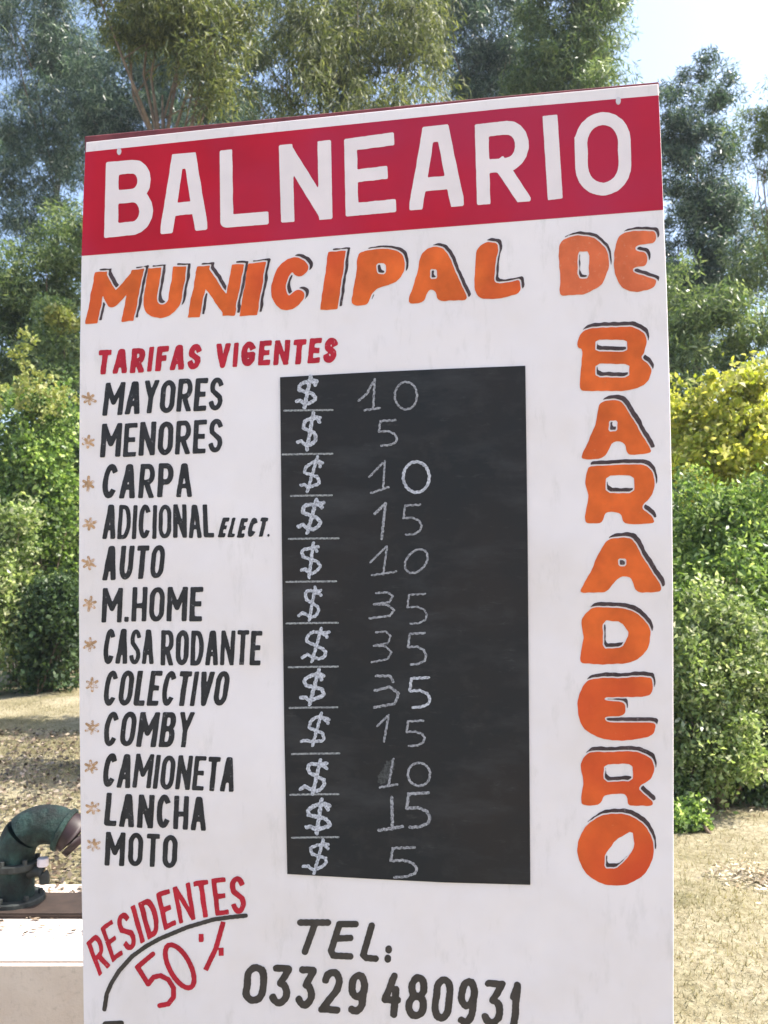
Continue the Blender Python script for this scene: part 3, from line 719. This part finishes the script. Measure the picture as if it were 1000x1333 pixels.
def word(text, q, sw, mat, e, name='painted_word', label=None, square=True, gap=None, mapf=None, step=1.2, parent=None, wob=.35):
    W, H = dims(q) if q else mapf[1]
    fm = quadmap(q) if q else mapf[0]
    ws = [WD.get(c, 1.0) for c in text]; gp = gap if gap is not None else sw * .55
    unit = (W - gp * (len(text) - 1)) / sum(ws); x = 0; out = []
    for c, w_ in zip(text, ws):
        w = unit * w_
        if c != ' ':
            dy = wrng.uniform(-.6, .6); hw = sw / 2 * wrng.uniform(.92, 1.08)
            if c == '.': w2 = max(w, sw)
            X, Y = grid(w, H, step); D = glyph_sdf(c, X, Y, w, H, min(hw, w / 2), square, wob=wob)
            v, f = marching(X, Y, D)
            emit('painted_letter', [([fm((x + px) / W, (py + dy) / H) for px, py in v], f)], e, mat, parent or sign, label + ', letter ' + c if c != '.' else label + ', full stop')
        x += w + gp

# --- header letters, each its own painted letter
HDR = [('B', (138, 211, 198, 206, 200, 303, 135.5, 310), 19), ('A', (211, 202, 268, 197, 270, 299, 209, 305), 18), ('L', (286, 196, 347, 190, 350, 292, 287, 297), 18),
       ('N', (363, 189, 431, 182, 433, 285, 366, 290), 19), ('E', (448, 181, 513, 172, 516, 276, 450, 282), 18), ('A', (535, 167, 599, 160, 604, 268, 533, 274), 19),
       ('R', (618, 162, 689, 154, 691, 262, 621, 267), 19), ('I', (705, 151, 727, 149, 734, 258, 712, 261), 21), ('o', (747, 149, 820, 143, 823, 252, 750, 257), 18)]
HS = {'A': [[(-.06, 1.18), (.34, -.15)], [(1.06, 1.18), (.66, -.15)], [(.2, .74), (.8, .74)], [(.36, .04), (.64, .04)]]}
for ch, c, sw in HDR:
    q = [(c[0], c[1]), (c[2], c[3]), (c[4], c[5]), (c[6], c[7])]; w, h = dims(q); X, Y = grid(w, h, 1.6)
    st_ = HS.get(ch)
    if ch == 'o': st_ = [arc(.5, .33, .5, .33, 180, 360, 12) + arc(.5, .67, .5, .33, 0, 180, 12) + [(0, .33)]]
    D = glyph_sdf(ch, X, Y, w, h, sw / 2 * .93, True, wob=.22, strokes=st_)
    v, f = marching(X, Y, D); fm = quadmap(q)
    emit('painted_letter', [([fm(a / w, b / h) for a, b in v], f)], .0013, M_letterwhite, sign, 'pale letter %s on the crimson band' % ('O' if ch == 'o' else ch))

# --- orange letters with a dark offset line: outlines and counters measured on the sign
def sdf_poly(X, Y, P):
    D = np.full(X.shape, 1e9); inside = np.zeros(X.shape, bool); n = len(P)
    for i in range(n):
        (ax, ay), (bx, by) = P[i], P[(i + 1) % n]
        dx, dy = bx - ax, by - ay; L2 = dx * dx + dy * dy or 1e-9
        t = np.clip(((X - ax) * dx + (Y - ay) * dy) / L2, 0, 1)
        D = np.minimum(D, np.hypot(X - ax - t * dx, Y - ay - t * dy))
        c = (ay > Y) != (by > Y)
        xi = ax + (Y - ay) * dx / (dy if abs(dy) > 1e-9 else 1e-9)
        inside ^= c & (X < xi)
    return np.where(inside, -D, D)
def orange(ch, fn, x0, y0, x1, y1, off, mat, lbl, gapw=1.9, step=1.15):
    nx = int((x1 - x0 + 26) / step); ny = int((y1 - y0 + 26) / step)
    X, Y = np.meshgrid(np.linspace(x0 - 13, x1 + 13, nx), np.linspace(y0 - 13, y1 + 13, ny))
    a, b, c = (wrng.uniform(0, 6) for _ in range(3))
    wob = lambda X, Y: .5 * np.sin(X * .16 + a) * np.sin(Y * .19 + b) + .25 * np.sin(X * .5 + c) * np.sin(Y * .45 + a)
    D = fn(X, Y) + wob(X, Y)
    X2, Y2 = X - off[0] * .84, Y - off[1] * .84
    D2 = fn(X2, Y2) + wob(X2, Y2) * 1.6
    v, f = marching(X, Y, D)
    o = emit('painted_letter', [(v, f)], .0008, mat, sign, 'orange letter %s %s' % (ch, lbl))
    v, f = marching(X, Y, np.maximum(D2, gapw - D))
    if f: emit('letter_shadow', [(v, f)], .0008, M_shadow, o)
def chaikin(P, k, it):
    for _ in range(it):
        Q = []
        for i in range(len(P)):
            a = P[i]; b = P[(i + 1) % len(P)]; L = math.dist(a, b); kk = min(k, 4.5 / max(L, 1e-6))
            Q += [(a[0] + (b[0] - a[0]) * kk, a[1] + (b[1] - a[1]) * kk), (b[0] + (a[0] - b[0]) * kk, b[1] + (a[1] - b[1]) * kk)]
        P = Q
    return P
def poly_letter(ch, org, sc, outer, holes, off, mat, lbl, rnd=1.5, **k):
    cv = lambda P: [(org[0] + x / sc, org[1] + y / sc) for x, y in P]
    O = chaikin(cv(outer), .22, 2); H = [chaikin(cv(h), .15, 1) for h in holes]
    def fn(X, Y):
        D = sdf_poly(X, Y, O) + .3
        for h in H: D = np.maximum(D, 1.2 - sdf_poly(X, Y, h))
        return D
    xs = [p[0] for p in O]; ys = [p[1] for p in O]
    orange(ch, fn, min(xs), min(ys), max(xs), max(ys), off, mat, lbl, **k)
def R_(x0, y0, x1, y1): return [(x0, y0), (x1, y0), (x1, y1), (x0, y1)]
def stroke_letter(ch, c, sw, off, lbl, square=True):
    q = [(c[0], c[1]), (c[2], c[3]), (c[4], c[5]), (c[6], c[7])]; w, h = dims(q)
    sk = ((c[0] - c[6]) + (c[2] - c[4])) / 2 / h                        # italic shear
    sl = (c[3] - c[1]) / (c[2] - c[0])                                    # rising baseline
    def fn(X, Y):
        y = Y - c[1] - (X - c[0]) * sl; x = X - c[0] + y * sk
        D = np.full(X.shape, 1e3)
        for s_ in G[ch]:
            P = [(sw / 2 + a * (w - sw), sw / 2 + b * (h - sw)) for a, b in s_]
            for i in range(len(P) - 1):
                D = np.minimum(D, seg_d(x, y, P[i], P[i + 1], sw / 2, square and i == 0, square and i == len(P) - 2))
        return np.maximum(D, np.maximum(np.maximum(-x - .5, x - w - .5), np.maximum(-y, y - h)))
    xs = (c[0], c[2], c[4], c[6]); ys = (c[1], c[3], c[5], c[7])
    orange(ch, fn, min(xs), min(ys), max(xs), max(ys), off, M_orange, lbl)
mu = 'of the word MUNICIPAL'
for ch, c, sw in [('M', (124, 354, 187, 350, 174, 417, 111, 421), 16), ('U', (193, 349, 244, 346, 233, 411, 184, 416), 17.5), ('N', (257, 347, 315, 344, 305, 410, 241, 413), 16),
                  ('I', (322, 343, 348, 341, 336, 409, 311, 411), 23), ('I', (426, 328, 452, 326, 441, 401, 415, 403), 23)]:
    stroke_letter(ch, c, sw, (7, -5), mu)
stroke_letter('C', (358, 337, 408, 333, 399, 401, 349, 405), 19, (7, -5), mu, False)
z6 = (440, 280)
poly_letter('P', z6, 2.222, [(58, 105), (150, 94), (190, 112), (197, 150), (175, 192), (120, 210), (97, 228), (86, 262), (36, 262), (52, 170)], [R_(114, 142, 136, 168)], (6, -5), M_orange, mu)
poly_letter('A', z6, 2.222, [(240, 112), (262, 92), (300, 92), (318, 110), (378, 246), (290, 250), (282, 218), (262, 216), (250, 254), (200, 258), (228, 170)], [R_(269, 158, 285, 182)], (6, -5), M_orange, mu)
poly_letter('L', z6, 2.222, [(400, 95), (430, 76), (466, 80), (456, 150), (450, 198), (500, 193), (527, 183), (530, 225), (480, 240), (412, 245), (393, 215), (397, 140)], [], (6, -6), M_orange, mu)
de = 'of the word DE'
poly_letter('D', z6, 2.222, [(645, 72), (690, 56), (745, 64), (780, 98), (787, 150), (762, 205), (715, 229), (640, 236), (643, 170), (636, 110)], [R_(696, 108, 724, 180)], (4, -6), M_orange2, de)
poly_letter('E', z6, 2.222, [(812, 60), (838, 46), (920, 44), (920, 80), (862, 88), (860, 104), (896, 108), (894, 148), (856, 152), (854, 166), (890, 176), (925, 185), (915, 210), (860, 227), (815, 207), (797, 160), (799, 100)], [], (5, -6), M_orange2, de)
ba = 'of the vertical word BARADERO'; z7 = (700, 400); z8 = (700, 770); k7 = 3.508; k8 = 3.42
poly_letter('B', z7, k7, [(200, 112), (240, 94), (430, 86), (482, 110), (502, 150), (490, 205), (470, 232), (510, 262), (525, 290), (510, 332), (470, 368), (400, 383), (188, 383), (205, 190), (182, 186), (182, 145)], [R_(268, 152, 405, 198), R_(268, 262, 415, 316)], (4, -8), M_orange, ba)
poly_letter('A', z7, k7, [(280, 440), (310, 425), (380, 422), (410, 470), (530, 666), (408, 678), (396, 616), (340, 612), (308, 690), (190, 697), (255, 560), (272, 490)], [R_(328, 520, 360, 562)], (6, -8), M_orange, ba)
poly_letter('R', z7, k7, [(235, 724), (480, 714), (528, 745), (537, 810), (520, 870), (468, 912), (530, 960), (537, 990), (386, 990), (384, 938), (310, 934), (295, 988), (210, 990), (232, 860), (215, 800), (222, 750)], [R_(316, 772, 436, 844)], (4, -8), M_orange, ba)
poly_letter('A', z7, k7, [(322, 1054), (430, 1050), (475, 1130), (570, 1280), (556, 1303), (446, 1303), (428, 1230), (370, 1232), (318, 1303), (184, 1305), (240, 1210), (285, 1110)], [R_(372, 1150, 402, 1178)], (6, -8), M_orange, ba)
poly_letter('D', z8, k8, [(208, 98), (245, 68), (385, 72), (460, 105), (506, 170), (500, 240), (455, 300), (380, 325), (184, 323), (204, 200), (192, 130)], [[(296, 132), (370, 138), (405, 190), (372, 248), (292, 250)]], (4, -8), M_orange, ba)
poly_letter('E', z8, k8, [(232, 387), (515, 378), (510, 458), (470, 470), (296, 472), (300, 486), (392, 488), (392, 552), (296, 560), (312, 582), (530, 582), (520, 640), (430, 663), (300, 663), (210, 622), (178, 560), (178, 470), (205, 412)], [], (4, -8), M_orange, ba)
poly_letter('R', z8, k8, [(232, 714), (450, 710), (510, 745), (526, 790), (502, 840), (440, 876), (510, 930), (514, 955), (402, 957), (396, 902), (298, 902), (280, 950), (188, 955), (204, 850), (190, 780), (200, 740)], [R_(298, 772, 420, 842)], (4, -8), M_orange, ba)
poly_letter('O', z8, k8, [(347 + 172 * math.cos(i * math.pi / 15), 1149 + 163 * math.sin(i * math.pi / 15)) for i in range(30)],
            [[(420, 1068), (428, 1130), (392, 1192), (345, 1230), (300, 1228), (304, 1170), (350, 1110)]], (4, -8), M_orange, ba)

# --- price list headings and words
def QL(*a): return [(a[0], a[1]), (a[2], a[3]), (a[4], a[5]), (a[6], a[7])]
word('TARIFAS', QL(129, 456, 264, 447, 260, 480, 126, 488), 7.2, M_redtext, .0008, label='red painted word TARIFAS', gap=4)
word('VIGENTES', QL(282, 447, 441, 439, 437, 472, 280, 479), 7.2, M_redtext, .0008, label='red painted word VIGENTES', gap=4)
for t, q, g in [('MAYORES', (138, 498, 292, 491, 289, 534, 133, 541), 4), ('MENORES', (133, 552, 291, 545, 289, 589, 130, 596), 4.5), ('CARPA', (137, 604, 250, 603, 250, 647, 131, 649), 5.5),
                ('ADICIONAL', (137, 657, 277, 657, 279, 700, 133, 702), 3.2), ('AUTO', (137, 711, 216, 710, 212, 753, 133, 756), 5), ('M.HOME', (134, 765, 265, 764, 263, 809, 132, 810), 4.5),
                ('CASA', (138, 818, 201, 820, 200, 865, 133, 864), 3), ('RODANTE', (210, 820, 342, 821, 339, 866, 209, 866), 3.5), ('COLECTIVO', (139, 873, 301, 874, 294, 919, 133, 919), 4),
                ('COMBY', (139, 926, 254, 927, 248, 973, 133, 971), 4.5), ('CAMIONETA', (138, 980, 308, 986, 304, 1031, 132, 1024), 3.6), ('LANCHA', (139, 1032, 269, 1037, 268, 1081, 135, 1075), 5),
                ('MOTO', (138, 1083, 232, 1087, 230, 1130, 136, 1127), 6)]:
    word(t, QL(*q), {'CASA': 5.6, 'RODANTE': 6.0, 'ADICIONAL': 5.8, 'CAMIONETA': 6.2}.get(t, 6.6), M_black, .0008, label='black painted word ' + t, gap=g * .72, wob=.22)
word('ELECT.', QL(290, 674, 356, 674, 351, 699, 283, 700), 5.2, M_black, .0008, label='small slanted black word ELECT.', gap=3)

# --- small brown stars
def strokes_px(name, strokes, sw, mat, e, parent, label=None, square=False, step=.9, wob=.2):
    xs = [p[0] for s_ in strokes for p in s_]; ys = [p[1] for s_ in strokes for p in s_]
    x0, x1, y0, y1 = min(xs) - sw, max(xs) + sw, min(ys) - sw, max(ys) + sw
    nx = int((x1 - x0) / step) + 2; ny = int((y1 - y0) / step) + 2
    X, Y = np.meshgrid(np.linspace(x0, x1, nx), np.linspace(y0, y1, ny)); D = np.full(X.shape, 1e3)
    for s_ in strokes:
        for i in range(len(s_) - 1): D = np.minimum(D, seg_d(X, Y, s_[i], s_[i + 1], sw / 2, square and i == 0, square and i == len(s_) - 2))
    a, b = wrng.uniform(0, 6), wrng.uniform(0, 6)
    D = D + wob * np.sin(X * .9 + a) * np.sin(Y * .8 + b)
    v, f = marching(X, Y, D)
    return emit(name, [(v, f)], e, mat, parent, label)
for (x, y) in ((116, 519), (115, 575), (115, 630), (117, 682), (116, 733), (117, 786), (117, 839), (120, 891), (120, 947), (119, 998), (121, 1052), (122, 1100)):
    st_ = []; k0 = wrng.uniform(-.2, .2)
    for k in range(3):
        a = k0 + math.pi * (k + .5) / 3; r = wrng.uniform(6.5, 9)
        st_.append([(x - math.cos(a) * r, y - math.sin(a) * r), (x + math.cos(a) * r, y + math.sin(a) * r)])
    strokes_px('painted_star', st_, 3.6, M_star, .0008, sign)

# --- RESIDENTES on a curve, arc line, 50 %
top_ = [(112, 1227), (136, 1204), (168, 1182), (208, 1161), (256, 1146), (318, 1139)]; bot_ = [(129, 1271), (153, 1248), (184, 1229), (225, 1206), (266, 1194), (321, 1188)]
def interp(P, u):
    L = [0]
    for i in range(len(P) - 1): L.append(L[-1] + math.dist(P[i], P[i + 1]))
    t = u * L[-1]
    for i in range(len(P) - 1):
        if t <= L[i + 1] or i == len(P) - 2:
            k = (t - L[i]) / (L[i + 1] - L[i]); return (P[i][0] + (P[i + 1][0] - P[i][0]) * k, P[i][1] + (P[i + 1][1] - P[i][1]) * k)
def rmap(u, v):
    a = interp(top_, u); c = interp(bot_, u); return (a[0] + (c[0] - a[0]) * v, a[1] + (c[1] - a[1]) * v)
word('RESIDENTES', None, 6.6, M_redtext, .0008, label='red painted word RESIDENTES rising on a curve', gap=4, mapf=(rmap, (228, 50)))
strokes_px('painted_line', [[(136, 1314), (139, 1294), (145, 1280), (155, 1264), (172, 1245), (190, 1232), (208, 1222), (244, 1207), (278, 1197), (300, 1194), (320, 1192)]], 5.6, M_blackbig, .0011, sign)
five = [(199, 1242), (179, 1259), (193, 1281)] + [(200, 1272), (209, 1270), (219, 1275), (226, 1286), (226, 1298), (219, 1307), (208, 1309)]
ca, sa = math.cos(math.radians(62)), math.sin(math.radians(62))
zero = [(234 + 31 * math.cos(t) * ca - 13.5 * math.sin(t) * sa, 1258 + 31 * math.cos(t) * sa + 13.5 * math.sin(t) * ca) for t in [i * 2 * math.pi / 26 for i in range(27)]]
strokes_px('painted_number', [five, zero], 6.5, M_redtext, .0008, sign, 'red painted 50')
strokes_px('painted_percent', [[(290, 1203), (281, 1235), (269, 1260)], [(262, 1219), (262, 1223)], [(288, 1237), (288, 1241)]], 6.5, M_redtext, .0008, sign, 'red percent mark', square=True)

# --- telephone
strokes_px('painted_word', [[(391, 1201), (427, 1201)], [(410, 1203), (397, 1239)], [(463, 1203), (442, 1203), (431, 1238), (434, 1244), (456, 1245)], [(436, 1222), (456, 1221)],
                            [(484, 1205), (473, 1243), (477, 1247), (489, 1248)], [(506, 1235), (506, 1237)], [(505, 1247), (505, 1249)]], 8.6, M_blackbig, .0008, sign, 'black painted word TEL with a colon')
def digits(lst, label):
    out = []
    for ch, (x0, y0, x1, y1) in lst:
        q = [(x0 + 5, y0), (x1 + 1, y0 + 2), (x1 - 4, y1), (x0 - 1, y1 - 2)]; w, h = dims(q); X, Y = grid(w, h, 1.2)
        D = glyph_sdf(ch, X, Y, w, h, 4.7, False, wob=.5); v, f = marching(X, Y, D); fm = quadmap(q)
        emit('painted_digit', [([fm(a / w, b / h) for a, b in v], f)], .0008, M_blackbig, sign, label + ', digit ' + ch)
digits([('0', (315, 1254, 349, 1308)), ('3', (350, 1255, 381, 1312)), ('3', (384, 1257, 413, 1315)), ('2', (415, 1260, 447, 1320)), ('9', (450, 1264, 480, 1322))], 'black painted number 03329')
digits([('4', (495, 1265, 524, 1326)), ('8', (527, 1267, 559, 1328)), ('0', (561, 1270, 591, 1331)), ('9', (593, 1272, 623, 1336)), ('3', (626, 1275, 659, 1338)), ('1', (660, 1276, 681, 1342))], 'black painted number 480931')
strokes_px('painted_mark', [[(137, 1333), (158, 1332)]], 7, M_blackbig, .0008, sign)

# --- chalk marks on the black panel (sub-parts of the chalkboard)
cbx = [(382, 491, 413, 528), (386, 538, 417, 582), (389, 596, 420, 640), (389, 650, 420, 695), (391, 707, 421, 751), (391, 763, 422, 807), (392, 817, 427, 863), (393, 873, 428, 918), (394, 929, 426, 973), (392, 988, 427, 1034), (393, 1042, 427, 1084), (396, 1094, 428, 1135)]
EC = .0036
for x0, y0, x1, y1 in cbx:
    w, h = x1 - x0, y1 - y0; jx, jy, js, jw = wrng.uniform(-.08, .08), wrng.uniform(-.05, .05), wrng.uniform(-.22, .22), wrng.uniform(.88, 1.12)
    P = [[(x0 + 2 + (a * jw + jx + js * (.5 - b) + .06 * math.sin(b * 9 + jx * 90)) * (w - 4), y0 + (b * (1 + jy) + .03 * math.sin(a * 7 + js * 40)) * h) for a, b in s_] for s_ in G['$']]
    strokes_px('chalk_dollar_sign', P, wrng.uniform(4.0, 5.2), M_chalk, EC, cbd, wob=.45)
for x0, x1, y in ((367, 433, 534), (365, 433, 591), (376, 432, 645), (373, 441, 701), (370, 438, 757), (370, 440, 811), (373, 440, 868), (374, 439, 921), (377, 442, 981), (375, 441, 1034), (377, 441, 1090)):
    strokes_px('chalk_line', [[(x0 + 3, y + .6), ((x0 + x1) / 2, y), (x1, y - .3)]], 2.4, M_chalkline, EC, cbd)
def cel(x0, y0, x1, y1, sl=0, n=20, a0=-80):
    return [((x0 + x1) / 2 + (x1 - x0) / 2 * math.cos(math.radians(a0 + 365 * i / n)) - sl * math.sin(math.radians(a0 + 365 * i / n)), (y0 + y1) / 2 + (y1 - y0) / 2 * math.sin(math.radians(a0 + 365 * i / n))) for i in range(n + 1)]
def c5(x0, y0, x1, y1):
    w, h = x1 - x0, y1 - y0
    return [(x1 - w * .08, y0), (x0 + w * .1, y0 + h * .03), (x0 + w * .02, y0 + h * .45), (x0 + w * .5, y0 + h * .43), (x0 + w * .85, y0 + h * .53), (x1, y0 + h * .7), (x0 + w * .92, y0 + h * .87), (x0 + w * .6, y0 + h * .98), (x0 + w * .15, y1)]
def c3(x0, y0, x1, y1, tail=0):
    w, h = x1 - x0, y1 - y0
    return [(x0 + w * .2, y0 + h * .03), (x0 + w * .7, y0), (x1 - w * .05, y0 + h * .15), (x0 + w * .8, y0 + h * .38), (x0 + w * .1, y0 + h * .46), (x0 + w * .7, y0 + h * .48), (x1, y0 + h * .68), (x0 + w * .8, y0 + h * .9), (x0 - tail, y1)]
rows = [
 ('10', [([[(488, 493), (486, 530)], [(475, 534), (495, 531)], [(467, 522), (478, 512), (486, 497)]], 2.7, M_chalkdim), ([cel(514, 497, 543, 533)], 3.2, M_chalkdim)]),
 ('5', [([c5(493, 547, 517, 580)], 3.0, M_chalkdim)]),
 ('10', [([[(501, 600), (499, 636)], [(481, 621), (498, 603)], [(483, 642), (506, 634)]], 2.7, M_chalkdim), ([cel(525, 601, 559, 641)], 4.6, M_chalk)]),
 ('15', [([[(502, 655), (497, 701)], [(488, 669), (501, 656)]], 4.0, M_chalkdim), ([c5(525, 657, 549, 696)], 2.8, M_chalkdim)]),
 ('10', [([[(504, 711), (499, 748)], [(482, 732), (503, 712)], [(484, 749), (516, 744)]], 3.2, M_chalkdim), ([cel(528, 715, 556, 746, 5)], 2.8, M_chalkdim)]),
 ('35', [([c3(484, 771, 513, 805, 3)], 3.0, M_chalkdim), ([c5(530, 773, 556, 812)], 2.8, M_chalkdim)]),
 ('35', [([c3(484, 822, 510, 862)], 3.0, M_chalkdim), ([c5(531, 824, 555, 865)], 3.0, M_chalkdim)]),
 ('35', [([[(490, 880), (508, 880), (512, 888)], [(488, 899), (508, 894), (519, 903), (514, 916), (487, 921)]], 3.2, M_chalkdim), ([c5(533, 882, 560, 921)], 3.8, M_chalk)]),
 ('15', [([[(506, 931), (500, 965)], [(491, 945), (505, 932)]], 3.6, M_chalkdim), ([c5(529, 938, 553, 971)], 3.2, M_chalkdim)]),
 ('10', [([[(512, 988), (506, 1022)], [(495, 1025), (517, 1021)]], 3.0, M_chalkdim), ([cel(531, 993, 560, 1023)], 3.6, M_chalkdim)]),
 ('15', [([[(510, 1038), (511, 1079)], [(493, 1081), (524, 1076)]], 4.2, M_chalkdim), ([c5(529, 1032, 560, 1077)], 3.8, M_chalkdim)]),
 ('5', [([c5(508, 1103, 543, 1142)], 3.4, M_chalkdim)])]
for txt, grp in rows:
    for k, (st_, sw, mt) in enumerate(grp):
        strokes_px('chalk_digit', st_, sw * wrng.uniform(.78, 1.08), mt, EC, cbd, 'chalk digit ' + txt[k], wob=.5)
strokes_px('chalk_smudge', [[(508, 996), (498, 1014)]], 13, M_smudge, EC - .0003, cbd, wob=1.5)

# ------------------------------------------------------------------ light haze in the air
hm = bpy.data.materials.new('haze_air'); hm.use_nodes = True; nt = hm.node_tree; nt.nodes.clear()
ho = nt.nodes.new('ShaderNodeOutputMaterial'); pv = nt.nodes.new('ShaderNodeVolumePrincipled')
pv.inputs['Color'].default_value = (.80, .88, 1, 1); pv.inputs['Density'].default_value = .0008; pv.inputs['Anisotropy'].default_value = .2
nt.links.new(pv.outputs[0], ho.inputs['Volume'])
me = bevbox('haze', -700, 700, -260, 1000, -1.6, 24, 0.001, 1)
hz = link('haze', me, hm); tag(hz, kind='stuff')
